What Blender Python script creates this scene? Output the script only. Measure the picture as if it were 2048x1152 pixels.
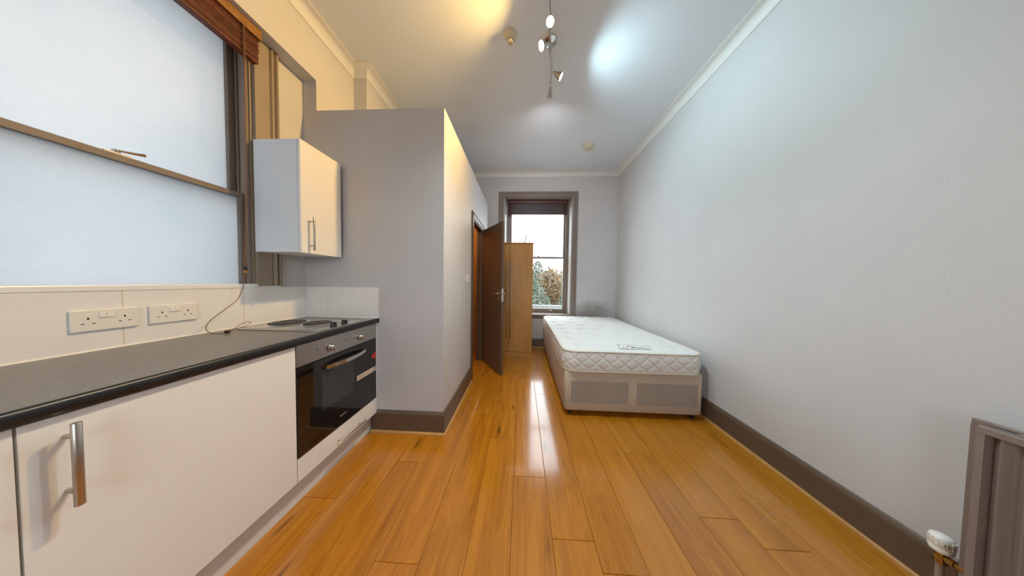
import bpy, bmesh, math, random
from mathutils import Vector, Matrix
random.seed(7)
for o in list(bpy.data.objects): bpy.data.objects.remove(o)
S = bpy.context.scene
COL = S.collection
R_ = math.radians

# ------------------------------------------------------------------ camera
FPX, YAW, PITCH, ROLL, CAMH = 424.37, 2.697, 1.806, 0.832, 1.216
y, p, r = R_(YAW), R_(PITCH), R_(ROLL)
fw = Vector((-math.sin(y)*math.cos(p), math.cos(y)*math.cos(p), -math.sin(p)))
rt = Vector((math.cos(y), math.sin(y), 0)); up = rt.cross(fw)
rt2 = math.cos(r)*rt + math.sin(r)*up; up2 = -math.sin(r)*rt + math.cos(r)*up
cam = bpy.data.cameras.new('camera'); camo = bpy.data.objects.new('camera', cam); COL.objects.link(camo)
M = Matrix((rt2, up2, -fw)).transposed().to_4x4(); M.translation = (0, 0, CAMH)
camo.matrix_world = M
cam.sensor_width = 36; cam.lens = 36*FPX/2048; cam.clip_start = .02; cam.clip_end = 200
S.camera = camo

# ------------------------------------------------------------------ sky and exposure
SKY = 8.0
W = bpy.data.worlds.new('overcast'); S.world = W; W.use_nodes = True
bg = W.node_tree.nodes['Background']; bg.inputs[0].default_value = (.86, .93, 1, 1); bg.inputs[1].default_value = SKY
S.view_settings.view_transform = 'Standard'; S.view_settings.look = 'None'
S.view_settings.exposure = 0; S.view_settings.gamma = 1; S.view_settings.use_curve_mapping = False

# ------------------------------------------------------------------ room numbers (metres)
WR, YB, YF = 1.69, 3.915, -1.5            # right wall, back wall, wall behind the camera
XB, XL, XL2 = -1.734, -1.624, -1.499      # recess back, left wall, stepped left wall
YP, YE, XP, PT = 1.624, 3.671, -.610, 2.525   # partition front, end, side, top
YS, HB, HT = 1.997, 3.105, 3.188          # step, cornice bottom, ceiling
SOF, RY0 = 2.755, -.35                    # recess soffit and near end
KW = (.30, 1.305, 1.15, 2.74)             # kitchen window hole: y0 y1 z0 z1
BW = (-.345, .885, .60, 2.745)            # back window hole: x0 x1 z0 z1
DY0, DY1, DZ = 2.575, 3.205, 1.985        # door opening

# ------------------------------------------------------------------ material helpers
def lin(c):
    f = lambda v: v/12.92 if v <= .04045 else ((v+.055)/1.055)**2.4
    return tuple(f(v/255) for v in c) + (1,)
MATS = {}
def mat(name, col, rough=.5, metal=0, spec=.5, var=0, vscale=6, bump=0, bscale=200, coat=0, emit=None, estr=0):
    m = bpy.data.materials.new(name); m.use_nodes = True; MATS[name] = m
    nt = m.node_tree; b = nt.nodes['Principled BSDF']
    c = lin(col) if max(col) > 1 else tuple(col)+(1,)
    b.inputs['Base Color'].default_value = c; b.inputs['Roughness'].default_value = rough
    b.inputs['Metallic'].default_value = metal; b.inputs['Specular IOR Level'].default_value = spec
    b.inputs['Coat Weight'].default_value = coat
    if emit: b.inputs['Emission Color'].default_value = tuple(emit)+(1,); b.inputs['Emission Strength'].default_value = estr
    geo = nt.nodes.new('ShaderNodeNewGeometry')
    if var:
        n = nt.nodes.new('ShaderNodeTexNoise'); n.inputs['Scale'].default_value = vscale; n.inputs['Detail'].default_value = 4
        nt.links.new(geo.outputs['Position'], n.inputs['Vector'])
        rmp = nt.nodes.new('ShaderNodeMapRange'); rmp.inputs[1].default_value = .3; rmp.inputs[2].default_value = .7
        rmp.inputs[3].default_value = 1-var; rmp.inputs[4].default_value = 1+var*.5
        nt.links.new(n.outputs['Fac'], rmp.inputs[0])
        mx = nt.nodes.new('ShaderNodeVectorMath'); mx.operation = 'SCALE'; mx.inputs[0].default_value = c[:3]
        nt.links.new(rmp.outputs[0], mx.inputs['Scale']); nt.links.new(mx.outputs[0], b.inputs['Base Color'])
    if bump:
        n2 = nt.nodes.new('ShaderNodeTexNoise'); n2.inputs['Scale'].default_value = bscale; n2.inputs['Detail'].default_value = 3
        nt.links.new(geo.outputs['Position'], n2.inputs['Vector'])
        bp = nt.nodes.new('ShaderNodeBump'); bp.inputs['Strength'].default_value = bump; bp.inputs['Distance'].default_value = .002
        nt.links.new(n2.outputs['Fac'], bp.inputs['Height']); nt.links.new(bp.outputs[0], b.inputs['Normal'])
    return m
def N(m, t): return m.node_tree.nodes.new(t)
def LK(m, a, b): m.node_tree.links.new(a, b)
def math_n(m, op, a, b=None, c=None):
    n = N(m, 'ShaderNodeMath'); n.operation = op
    for i, v in enumerate((a, b, c)):
        if v is None: continue
        if isinstance(v, (int, float)): n.inputs[i].default_value = v
        else: LK(m, v, n.inputs[i])
    return n.outputs[0]

mat('wall_paint', (.60, .582, .582), .55, var=.035, vscale=2.5, bump=.25, bscale=120)
mat('ceiling_paint', (.76, .80, .85), .6, var=.03, vscale=2, bump=.3, bscale=60)
mat('cornice_paint', (.74, .725, .70), .45)
mat('taupe_paint', (.125, .080, .053), .38, var=.05, vscale=8, bump=.1, bscale=60)
mat('sash_paint', (.23, .185, .16), .4, var=.06, vscale=10, bump=.12, bscale=60)
mat('casing_paint', (.33, .265, .20), .4, var=.06, vscale=10, bump=.12, bscale=60)
mat('reveal_paint', (.42, .39, .37), .4)
mat('dark_gap', (.01, .008, .007), .9)
mat('white_melamine', (.86, .835, .805), .32, var=.02, vscale=3)
mat('white_edge', (.74, .74, .73), .4)
mat('carcass', (.78, .81, .84), .4)
mat('tile_glaze', (.86, .83, .80), .12, var=.03, vscale=5, coat=.3)
mat('grout', (.72, .62, .47), .8, var=.1, vscale=30)
mat('steel', (.50, .49, .47), .30, metal=1, var=.06, vscale=9)
mat('hob_steel', (.62, .58, .53), .22, metal=1, var=.08, vscale=14)
mat('brushed_nickel', (.52, .47, .42), .33, metal=1)
mat('chrome', (.75, .74, .72), .12, metal=1)
mat('black_glass', (.006, .006, .007), .04, coat=.5)
mat('oven_grey_glass', (.03, .03, .031), .06, coat=.5)
mat('hot_plate', (.025, .021, .018), .5, bump=.2, bscale=150)
mat('black_plastic', (.012, .013, .016), .35)
mat('worktop_edge', (.012, .013, .016), .35, var=.4, vscale=120)
mat('white_plastic', (.82, .78, .72), .3)
mat('sill_white', (.86, .86, .85), .3)
mat('cream_plastic', (.66, .60, .45), .4)
mat('pin_hole', (.012, .01, .008), .8)
mat('red_label', (.55, .02, .03), .4)
mat('beige_label', (.60, .52, .40), .5)
mat('label_line', (.30, .24, .17), .6)
mat('print_grey', (.16, .16, .20), .8)
mat('ink', (.03, .03, .06), .7)
mat('mattress_cloth', (.74, .73, .70), .8, bump=.35, bscale=140)
mat('piping_cloth', (.66, .58, .46), .8)
mat('divan_cloth', (.57, .46, .36), .85, bump=.3, bscale=260, var=.05)
mat('divan_mesh', (.37, .31, .26), .9, var=.05)
mat('blind_wood', (.155, .028, .009), .45, var=.5, vscale=40)
mat('blind_valance', (.30, .13, .022), .4, var=.3, vscale=25)
mat('blind_dark', (.07, .022, .018), .4, var=.3, vscale=30)
mat('blind_dark_valance', (.11, .035, .028), .4, var=.3, vscale=30)
mat('cord_brown', (.20, .09, .045), .7)
mat('toggle_amber', (.55, .22, .05), .4)
mat('toggle_dark', (.05, .018, .012), .4)
mat('radiator_paint', (.235, .185, .16), .35)
mat('brass', (.42, .24, .07), .3, metal=1)
mat('pipe_paint', (.30, .24, .20), .4)
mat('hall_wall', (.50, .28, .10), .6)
mat('bulb_warm', (1, .8, .5), .3, emit=(1, .78, .42), estr=22)
mat('bulb_cool', (.9, 1, 1), .3, emit=(.85, .97, 1), estr=14)
mat('bark', (.10, .085, .07), .9, var=.3)
mat('garden_render', (.16, .16, .15), .9, var=.3, vscale=3)
mat('bounce_ground', (.36, .36, .35), .95, var=.2, vscale=2)
for i, c in enumerate(((.055, .080, .045), (.12, .115, .045), (.19, .105, .035), (.085, .115, .075), (.21, .19, .15), (.15, .07, .025))):  # palest tone has distance haze mixed into its leaf colour
    mat('leaf_%d' % i, c, .7, var=.35, vscale=5)

# stained back wall: mildew above the bed end
def add_stain(base, name, cx, cz, rx, rz, ax, col, amt):
    m = MATS[base].copy(); m.name = name; MATS[name] = m
    nt = m.node_tree; b = nt.nodes['Principled BSDF']; src = b.inputs['Base Color'].links[0].from_socket
    geo = N(m, 'ShaderNodeNewGeometry'); sp = N(m, 'ShaderNodeSeparateXYZ'); LK(m, geo.outputs['Position'], sp.inputs[0])
    dx = math_n(m, 'DIVIDE', math_n(m, 'SUBTRACT', sp.outputs[ax], cx), rx)
    dz = math_n(m, 'DIVIDE', math_n(m, 'SUBTRACT', sp.outputs[2], cz), rz)
    d = math_n(m, 'ADD', math_n(m, 'MULTIPLY', dx, dx), math_n(m, 'MULTIPLY', dz, dz))
    no = N(m, 'ShaderNodeTexNoise'); no.inputs['Scale'].default_value = 9; no.inputs['Detail'].default_value = 6
    LK(m, geo.outputs['Position'], no.inputs['Vector'])
    d2 = math_n(m, 'ADD', d, math_n(m, 'MULTIPLY', no.outputs['Fac'], 1.0))
    f = N(m, 'ShaderNodeMapRange'); f.inputs[1].default_value = .45; f.inputs[2].default_value = 1.45; f.inputs[3].default_value = amt; f.inputs[4].default_value = 0
    LK(m, d2, f.inputs[0])
    mx = N(m, 'ShaderNodeMix'); mx.data_type = 'RGBA'; mx.inputs[7].default_value = col+(1,)
    LK(m, f.outputs[0], mx.inputs[0]); LK(m, src, mx.inputs[6]); LK(m, mx.outputs[2], b.inputs['Base Color'])
add_stain('wall_paint', 'wall_paint_mildew', 1.25, .66, .42, .26, 0, (.22, .20, .165), .75)

# worktop: dark speckled laminate with a fine horizontal streak
def worktop_mat():
    m = mat('worktop_laminate', (.075, .066, .060), .28)
    b = m.node_tree.nodes['Principled BSDF']; geo = N(m, 'ShaderNodeNewGeometry')
    mp = N(m, 'ShaderNodeMapping'); mp.inputs['Scale'].default_value = (90, 30, 90); LK(m, geo.outputs['Position'], mp.inputs[0])
    n = N(m, 'ShaderNodeTexNoise'); n.inputs['Scale'].default_value = 2; n.inputs['Detail'].default_value = 5; LK(m, mp.outputs[0], n.inputs['Vector'])
    rp = N(m, 'ShaderNodeValToRGB'); rp.color_ramp.elements[0].position = .35; rp.color_ramp.elements[0].color = (.105, .096, .090, 1)
    rp.color_ramp.elements[1].position = .7; rp.color_ramp.elements[1].color = (.19, .176, .168, 1)
    LK(m, n.outputs['Fac'], rp.inputs[0]); LK(m, rp.outputs[0], b.inputs['Base Color'])
worktop_mat()

# wood: grain along one axis, tone differs from piece to piece
def wood(name, dark, mid, light, axis, rough, knots=True, rings=True, scratches=False, tone=.22, grain=1.0):
    m = mat(name, mid, rough); b = m.node_tree.nodes['Principled BSDF']
    geo = N(m, 'ShaderNodeNewGeometry'); oi = N(m, 'ShaderNodeObjectInfo')
    off = N(m, 'ShaderNodeVectorMath'); off.operation = 'SCALE'; off.inputs[0].default_value = (17, 9, 23); LK(m, oi.outputs['Random'], off.inputs['Scale'])
    add = N(m, 'ShaderNodeVectorMath'); add.operation = 'ADD'; LK(m, geo.outputs['Position'], add.inputs[0]); LK(m, off.outputs[0], add.inputs[1])
    def nz(sc, along, det, dist=0):
        mp = N(m, 'ShaderNodeMapping'); v = [sc]*3; v[axis] = along; mp.inputs['Scale'].default_value = v; LK(m, add.outputs[0], mp.inputs[0])
        n = N(m, 'ShaderNodeTexNoise'); n.inputs['Scale'].default_value = 1; n.inputs['Detail'].default_value = det; n.inputs['Distortion'].default_value = dist
        LK(m, mp.outputs[0], n.inputs['Vector']); return n.outputs['Fac']
    broad = nz(9, 1.3, 3, .6); fine = nz(170, 5, 3); streak = nz(45, 1.6, 4, .3)
    rg = math_n(m, 'SINE', math_n(m, 'MULTIPLY', broad, 60)) if rings else None
    f = math_n(m, 'ADD', math_n(m, 'ADD', math_n(m, 'MULTIPLY', broad, .40), .075), math_n(m, 'MULTIPLY', streak, .35*grain))
    f = math_n(m, 'ADD', f, math_n(m, 'MULTIPLY', fine, .28*grain))
    if rings: f = math_n(m, 'ADD', f, math_n(m, 'MULTIPLY', rg, .030*grain))
    f = math_n(m, 'ADD', f, math_n(m, 'MULTIPLY', math_n(m, 'SUBTRACT', oi.outputs['Random'], .5), tone))
    rp = N(m, 'ShaderNodeValToRGB'); e = rp.color_ramp.elements
    e[0].position = .36; e[0].color = dark+(1,); e[1].position = .80; e[1].color = light+(1,)
    e2 = e.new(.57); e2.color = mid+(1,)
    LK(m, f, rp.inputs[0]); col = rp.outputs[0]
    if knots:
        mp = N(m, 'ShaderNodeMapping'); v = [9.0]*3; v[axis] = 2.6; mp.inputs['Scale'].default_value = v; LK(m, add.outputs[0], mp.inputs[0])
        vo = N(m, 'ShaderNodeTexVoronoi'); vo.inputs['Scale'].default_value = .75; LK(m, mp.outputs[0], vo.inputs['Vector'])
        kd = math_n(m, 'ADD', vo.outputs['Distance'], math_n(m, 'MULTIPLY', math_n(m, 'SUBTRACT', streak, .5), .30))
        kf = N(m, 'ShaderNodeMapRange'); kf.inputs[1].default_value = .02; kf.inputs[2].default_value = .13; kf.inputs[3].default_value = .85; kf.inputs[4].default_value = 0
        LK(m, kd, kf.inputs[0])
        mx = N(m, 'ShaderNodeMix'); mx.data_type = 'RGBA'; mx.inputs[7].default_value = tuple(c*.35 for c in dark)+(1,)
        LK(m, kf.outputs[0], mx.inputs[0]); LK(m, col, mx.inputs[6]); col = mx.outputs[2]
    if scratches:   # pale scuffs worn into the boards beside the right skirting
        sp = N(m, 'ShaderNodeSeparateXYZ'); LK(m, geo.outputs['Position'], sp.inputs[0])
        mp = N(m, 'ShaderNodeMapping'); mp.inputs['Scale'].default_value = (3, 9, 3); mp.inputs['Rotation'].default_value = (0, 0, .25); LK(m, geo.outputs['Position'], mp.inputs[0])
        n = N(m, 'ShaderNodeTexNoise'); n.inputs['Scale'].default_value = 2.4; n.inputs['Detail'].default_value = 4; n.inputs['Distortion'].default_value = 1.2; LK(m, mp.outputs[0], n.inputs['Vector'])
        a = math_n(m, 'ABSOLUTE', math_n(m, 'SUBTRACT', n.outputs['Fac'], .52))
        ln = N(m, 'ShaderNodeMapRange'); ln.inputs[1].default_value = .003; ln.inputs[2].default_value = .010; ln.inputs[3].default_value = .38; ln.inputs[4].default_value = 0; LK(m, a, ln.inputs[0])
        dx = math_n(m, 'DIVIDE', math_n(m, 'SUBTRACT', sp.outputs[0], 1.37), .24); dy = math_n(m, 'DIVIDE', math_n(m, 'SUBTRACT', sp.outputs[1], 1.20), .13)
        d = math_n(m, 'ADD', math_n(m, 'MULTIPLY', dx, dx), math_n(m, 'MULTIPLY', dy, dy))
        rg_ = N(m, 'ShaderNodeMapRange'); rg_.inputs[1].default_value = .4; rg_.inputs[2].default_value = 1; rg_.inputs[3].default_value = 1; rg_.inputs[4].default_value = 0; LK(m, d, rg_.inputs[0])
        fac = math_n(m, 'MULTIPLY', ln.outputs[0], rg_.outputs[0])
        mx = N(m, 'ShaderNodeMix'); mx.data_type = 'RGBA'; mx.inputs[7].default_value = (.62, .50, .36, 1)
        LK(m, fac, mx.inputs[0]); LK(m, col, mx.inputs[6]); col = mx.outputs[2]
    LK(m, col, b.inputs['Base Color'])
    if knots: b.inputs['Specular IOR Level'].default_value = .5; b.inputs['Coat Weight'].default_value = .6; b.inputs['Coat Roughness'].default_value = .10; b.inputs['Coat IOR'].default_value = 1.6
    bp = N(m, 'ShaderNodeBump'); bp.inputs['Strength'].default_value = .12; bp.inputs['Distance'].default_value = .001
    LK(m, fine, bp.inputs['Height']); LK(m, bp.outputs[0], b.inputs['Normal'])
    return m
wood('oak_floor', (.30, .098, .004), (.48, .180, .010), (.60, .255, .024), 1, .2, scratches=True, tone=.055, grain=.8)
wood('oak_bead', (.38, .17, .04), (.50, .25, .07), (.60, .33, .11), 1, .4, knots=False)
wood('wardrobe_oak', (.46, .215, .048), (.56, .275, .068), (.63, .335, .095), 2, .42, knots=False, rings=False, grain=.7, tone=.05)

# glazing
def glass(name, rough_obscure):
    m = bpy.data.materials.new(name); m.use_nodes = True; MATS[name] = m; nt = m.node_tree; nt.nodes.clear()
    out = nt.nodes.new('ShaderNodeOutputMaterial'); gl = nt.nodes.new('ShaderNodeBsdfGlossy'); gl.inputs['Roughness'].default_value = .02
    if rough_obscure:
        body = nt.nodes.new('ShaderNodeBsdfTranslucent'); geo = nt.nodes.new('ShaderNodeNewGeometry')
        n0 = nt.nodes.new('ShaderNodeTexNoise'); n0.inputs['Scale'].default_value = 2.2; n0.inputs['Detail'].default_value = 3; nt.links.new(geo.outputs['Position'], n0.inputs['Vector'])
        rp = nt.nodes.new('ShaderNodeValToRGB'); rp.color_ramp.elements[0].position = .3; rp.color_ramp.elements[0].color = (.388, .402, .409, 1)
        rp.color_ramp.elements[1].position = .7; rp.color_ramp.elements[1].color = (.424, .424, .424, 1)
        n1 = nt.nodes.new('ShaderNodeTexNoise'); n1.inputs['Scale'].default_value = 85; n1.inputs['Detail'].default_value = 5; nt.links.new(geo.outputs['Position'], n1.inputs['Vector'])
        ad = nt.nodes.new('ShaderNodeMath'); ad.operation = 'MULTIPLY_ADD'; ad.inputs[1].default_value = .75; nt.links.new(n1.outputs['Fac'], ad.inputs[0])
        sb = nt.nodes.new('ShaderNodeMath'); sb.operation = 'SUBTRACT'; sb.inputs[1].default_value = .375; nt.links.new(n0.outputs['Fac'], sb.inputs[0]); nt.links.new(sb.outputs[0], ad.inputs[2])
        nt.links.new(ad.outputs[0], rp.inputs[0]); nt.links.new(rp.outputs[0], body.inputs['Color'])
        n = nt.nodes.new('ShaderNodeTexNoise'); n.inputs['Scale'].default_value = 70; n.inputs['Detail'].default_value = 4; nt.links.new(geo.outputs['Position'], n.inputs['Vector'])
        bp = nt.nodes.new('ShaderNodeBump'); bp.inputs['Strength'].default_value = .25; bp.inputs['Distance'].default_value = .002
        nt.links.new(n.outputs['Fac'], bp.inputs['Height']); nt.links.new(bp.outputs[0], body.inputs['Normal']); nt.links.new(bp.outputs[0], gl.inputs['Normal'])
        gl.inputs['Roughness'].default_value = .45
    else:
        body = nt.nodes.new('ShaderNodeBsdfTransparent'); body.inputs['Color'].default_value = (.96, .98, .98, 1)
    mx = nt.nodes.new('ShaderNodeMixShader'); mx.inputs[0].default_value = .04
    nt.links.new(body.outputs[0], mx.inputs[1]); nt.links.new(gl.outputs[0], mx.inputs[2]); nt.links.new(mx.outputs[0], out.inputs[0])
glass('clear_glass', False); glass('frosted_glass', True)

# ------------------------------------------------------------------ mesh helpers
class MB:
    def __init__(s): s.v = []; s.f = []
    def quad(s, *p):
        i = len(s.v); s.v += [tuple(q) for q in p]; s.f.append(tuple(range(i, i+len(p)))); return s
    def box(s, x0, x1, y0, y1, z0, z1):
        i = len(s.v); s.v += [(x, yy, z) for z in (z0, z1) for yy in (y0, y1) for x in (x0, x1)]
        for f in ((0, 2, 3, 1), (4, 5, 7, 6), (0, 1, 5, 4), (2, 6, 7, 3), (0, 4, 6, 2), (1, 3, 7, 5)): s.f.append(tuple(i+k for k in f))
        return s
    def obox(s, o, ax, ay, az, a0, a1, b0, b1, c0, c1):     # box in a turned frame
        o, ax, ay, az = Vector(o), Vector(ax), Vector(ay), Vector(az); i = len(s.v)
        s.v += [tuple(o+ax*a+ay*b+az*c) for c in (c0, c1) for b in (b0, b1) for a in (a0, a1)]
        for f in ((0, 2, 3, 1), (4, 5, 7, 6), (0, 1, 5, 4), (2, 6, 7, 3), (0, 4, 6, 2), (1, 3, 7, 5)): s.f.append(tuple(i+k for k in f))
        return s
    def lathe(s, o, d, prof, n=24, cap=True):               # profile: (distance along d, radius)
        o = Vector(o); d = Vector(d).normalized(); a = d.orthogonal().normalized(); b = d.cross(a); base = len(s.v)
        for t, rr in prof:
            for k in range(n):
                an = 2*math.pi*k/n; s.v.append(tuple(o+d*t+(a*math.cos(an)+b*math.sin(an))*rr))
        for j in range(len(prof)-1):
            for k in range(n):
                k2 = (k+1) % n; s.f.append((base+j*n+k, base+j*n+k2, base+(j+1)*n+k2, base+(j+1)*n+k))
        if cap:
            s.f.append(tuple(base+k for k in reversed(range(n)))); s.f.append(tuple(base+(len(prof)-1)*n+k for k in range(n)))
        return s
    def cyl(s, p0, p1, r0, r1=None, n=20):
        p0, p1 = Vector(p0), Vector(p1); return s.lathe(p0, p1-p0, [(0, r0), ((p1-p0).length, r0 if r1 is None else r1)], n)
    def tube(s, pts, rad, n=8, closed=False):
        pts = [Vector(q) for q in pts]; m = len(pts); base = len(s.v)
        if not hasattr(rad, '__len__'): rad = [rad]*m
        nrm = None
        for i, q in enumerate(pts):
            a = pts[(i-1) % m] if (closed or i > 0) else q; c = pts[(i+1) % m] if (closed or i < m-1) else q
            t = (c-a).normalized()
            if nrm is None: nrm = t.orthogonal().normalized()
            nrm = (nrm-t*nrm.dot(t)).normalized(); bn = t.cross(nrm)
            for k in range(n):
                an = 2*math.pi*k/n; s.v.append(tuple(q+(nrm*math.cos(an)+bn*math.sin(an))*rad[i]))
        for i in range(m if closed else m-1):
            i2 = (i+1) % m
            for k in range(n):
                k2 = (k+1) % n; s.f.append((base+i*n+k, base+i*n+k2, base+i2*n+k2, base+i2*n+k))
        if not closed:
            s.f.append(tuple(base+k for k in reversed(range(n)))); s.f.append(tuple(base+(m-1)*n+k for k in range(n)))
        return s
    def sweep(s, path, prof, closed=False):                 # plan path, profile (offset to the left of travel, z), mitred
        P = [Vector(q).to_2d() for q in path]; m = len(P); base = len(s.v); K = len(prof)
        for i in range(m):
            def nl(a, b): d = (b-a).normalized(); return Vector((-d.y, d.x))
            n1 = nl(P[i-1], P[i]) if (closed or i > 0) else None
            n2 = nl(P[i], P[(i+1) % m]) if (closed or i < m-1) else None
            if n1 is None: mv = n2
            elif n2 is None: mv = n1
            else: h = (n1+n2).normalized(); mv = h/max(.2, h.dot(n1))
            for d, z in prof: q = P[i]+mv*d; s.v.append((q.x, q.y, z))
        for i in range(m if closed else m-1):
            i2 = (i+1) % m
            for k in range(K):
                k2 = (k+1) % K; s.f.append((base+i*K+k, base+i*K+k2, base+i2*K+k2, base+i2*K+k))
        if not closed:
            s.f.append(tuple(base+k for k in reversed(range(K)))); s.f.append(tuple(base+(m-1)*K+k for k in range(K)))
        return s
    def prism(s, pts, d):                                   # polygon pushed along d
        d = Vector(d); n = len(pts); b = len(s.v); s.v += [tuple(q) for q in pts]+[tuple(Vector(q)+d) for q in pts]
        s.f.append(tuple(b+k for k in reversed(range(n)))); s.f.append(tuple(b+n+k for k in range(n)))
        for k in range(n): k2 = (k+1) % n; s.f.append((b+k, b+k2, b+n+k2, b+n+k))
        return s

def build(name, mb, material, parent=None, bevel=0, smooth=False, seg=2, origin=None):
    me = bpy.data.meshes.new(name)
    ro = parent['_o'] if parent is not None else None
    if ro is not None: o = Vector(ro)
    elif origin is not None: o = Vector(origin)
    else:
        xs, ys, zs = zip(*mb.v); o = Vector(((min(xs)+max(xs))/2, (min(ys)+max(ys))/2, min(zs)))
    me.from_pydata([tuple(Vector(q)-o) for q in mb.v], [], mb.f)
    bm = bmesh.new(); bm.from_mesh(me); bmesh.ops.recalc_face_normals(bm, faces=bm.faces); bm.to_mesh(me); bm.free()
    me.materials.append(MATS[material]); ob = bpy.data.objects.new(name, me); COL.objects.link(ob)
    if parent is not None: ob.parent = parent
    else: ob.location = o
    ob['_o'] = tuple(o)
    if smooth:
        for q in me.polygons: q.use_smooth = True
        try: me.set_sharp_from_angle(angle=R_(40))
        except Exception: pass
    if bevel:
        md = ob.modifiers.new('bevel', 'BEVEL'); md.width = bevel; md.segments = seg; md.limit_method = 'ANGLE'; md.harden_normals = False
    return ob
def thing(name, label, cat, loc, group=None):
    o = bpy.data.objects.new(name, None); COL.objects.link(o); o.location = loc; o['_o'] = tuple(loc); o.empty_display_size = .05
    o['label'] = label; o['category'] = cat
    if group: o['group'] = group
    return o
def tag(o, label, cat, group=None):
    o['label'] = label; o['category'] = cat
    if group: o['group'] = group
    return o
def struct(o, label, cat): o['kind'] = 'structure'; o['label'] = label; o['category'] = cat; return o
def sroot(name, label, cat, loc): o = thing(name, label, cat, loc); o['kind'] = 'structure'; return o

# ------------------------------------------------------------------ floor: one object for each board
floor = struct(build('floor', MB().box(-2.0, WR+.2, YF-.2, YB+.02, -.06, -.009), 'dark_gap', origin=(0, 0, 0)), 'honey oak laminate plank floor running towards the far window', 'floor')
PW, X0, PL = .1955, -.033, 1.29
joint = {0: 1.29, 1: .977, 2: .868, -1: 1.60, -2: 1.915, -3: .851, -4: 1.35, -6: 1.09, 5: 1.116, 6: .995, 4: 1.522, 3: 1.86, 7: 1.70, -5: .62, 8: .5, -7: 1.5, -8: .7, -9: 1.2}
pk = 0
for k in range(-9, 9):
    xa, xb = X0+k*PW, X0+(k+1)*PW; xa2, xb2 = max(xa, -1.76), min(xb, WR+.01)
    if xb2-xa2 < .02: continue
    ys = []; j = joint[k]
    while j > YF: j -= PL
    while j < YB: ys.append((max(j, YF-.02), min(j+PL, YB+.01))); j += PL
    for a, b in ys:
        if b-a < .03: continue
        g, c = .0007, .0016
        mb = MB(); x_, X_, y_, Y_ = xa2+g, xb2-g, a+g, b-g
        mb.v = [(x_, y_, -.009), (X_, y_, -.009), (X_, Y_, -.009), (x_, Y_, -.009), (x_, y_, -c*.7), (X_, y_, -c*.7), (X_, Y_, -c*.7), (x_, Y_, -c*.7),
                (x_+c, y_+c, 0), (X_-c, y_+c, 0), (X_-c, Y_-c, 0), (x_+c, Y_-c, 0)]
        mb.f = [(0, 1, 5, 4), (1, 2, 6, 5), (2, 3, 7, 6), (3, 0, 4, 7), (4, 5, 9, 8), (5, 6, 10, 9), (6, 7, 11, 10), (7, 4, 8, 11), (8, 9, 10, 11)]
        build('floor_board', mb, 'oak_floor', floor)

# ------------------------------------------------------------------ walls, ceiling
struct(build('ceiling', MB().box(-2.1, WR+.2, YF-.2, YB+.3, HT, HT+.12), 'ceiling_paint'), 'plain white painted ceiling above the whole room', 'ceiling')
struct(build('wall_right', MB().box(WR, WR+.2, YF-.2, YB+.3, -.06, HT), 'wall_paint'), 'long pale grey plaster wall behind the bed and radiator', 'wall')
x0, x1, z0, z1 = BW
struct(build('wall_back', MB().box(-2.0, x0, YB, YB+.33, -.06, HT).box(x1, WR, YB, YB+.33, -.06, HT).box(x0, x1, YB, YB+.33, -.06, z0).box(x0, x1, YB, YB+.33, z1, HT), 'wall_paint_mildew'),
       'pale grey far wall around the tall window, mildew stain above the bed', 'wall')
FW = (-.90, .20, .90, 2.28)               # hole for the added fill-light window behind the camera: x0 x1 z0 z1
struct(build('wall_front', MB().box(-2.0, FW[0], YF-.2, YF, -.06, HT).box(FW[1], WR, YF-.2, YF, -.06, HT).box(FW[0], FW[1], YF-.2, YF, -.06, FW[2]).box(FW[0], FW[1], YF-.2, YF, FW[3], HT), 'wall_paint'), 'grey wall at the near end of the room with an added fill-light window', 'wall')
ya, yb, za, zb = KW
struct(build('wall_left_lintel', MB().box(-2.1, XL, RY0, YP, SOF, HT), 'wall_paint'), 'yellow-lit upper wall over the kitchen recess', 'wall')
struct(build('wall_left_pier', MB().box(-2.1, XL, YP, YS, -.06, HT), 'wall_paint'), 'wall strip just behind the kitchen recess', 'wall')
struct(build('wall_left_step', MB().box(-2.1, XL2, YS, YB, -.06, HT), 'wall_paint'), 'stepped-out wall rising behind the partition', 'wall')
struct(build('wall_left_near', MB().box(-2.1, XL, YF-.2, RY0, -.06, HT), 'wall_paint'), 'wall to the left before the kitchen recess', 'wall')
wl = MB()
wl.box(-2.1, XB, RY0, ya, -.06, SOF).box(-2.1, XB, yb, YP, -.06, SOF).box(-2.1, XB, ya, yb, -.06, za).box(-2.1, XB, ya, yb, zb, SOF)
wall_left = struct(build('wall_left', wl, 'wall_paint'), 'pale wall on the kitchen side with a shallow recess around the window', 'wall')
t = .075
wp = MB().box(XL, XP, YP, YP+t, 0, PT).box(XP-t, XP, YP+t, DY0, 0, PT).box(XP-t, XP, DY1, YE, 0, PT).box(XP-t, XP, DY0, DY1, DZ, PT)
wp.box(XL2, XP-t, YE-t, YE, 0, PT).box(XL, XP-t, YP+t, YS, PT-t, PT).box(XL2, XP-t, YS, YE-t, PT-t, PT)
wall_part = struct(build('wall_partition', wp, 'wall_paint'), 'grey boxed-in partition with open top gap standing beside the kitchen units', 'wall')
# warm-lit little room inside the partition
struct(build('wall_lining', MB().box(XL2+.002, XL2+.02, YS+.01, YE-t-.002, 0, PT-t-.005).box(XL2+.02, XP-t-.002, YE-t-.02, YE-t-.002, 0, PT-t-.005), 'hall_wall'), 'orange-lit inner walls glimpsed through the doorway', 'wall')

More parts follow.
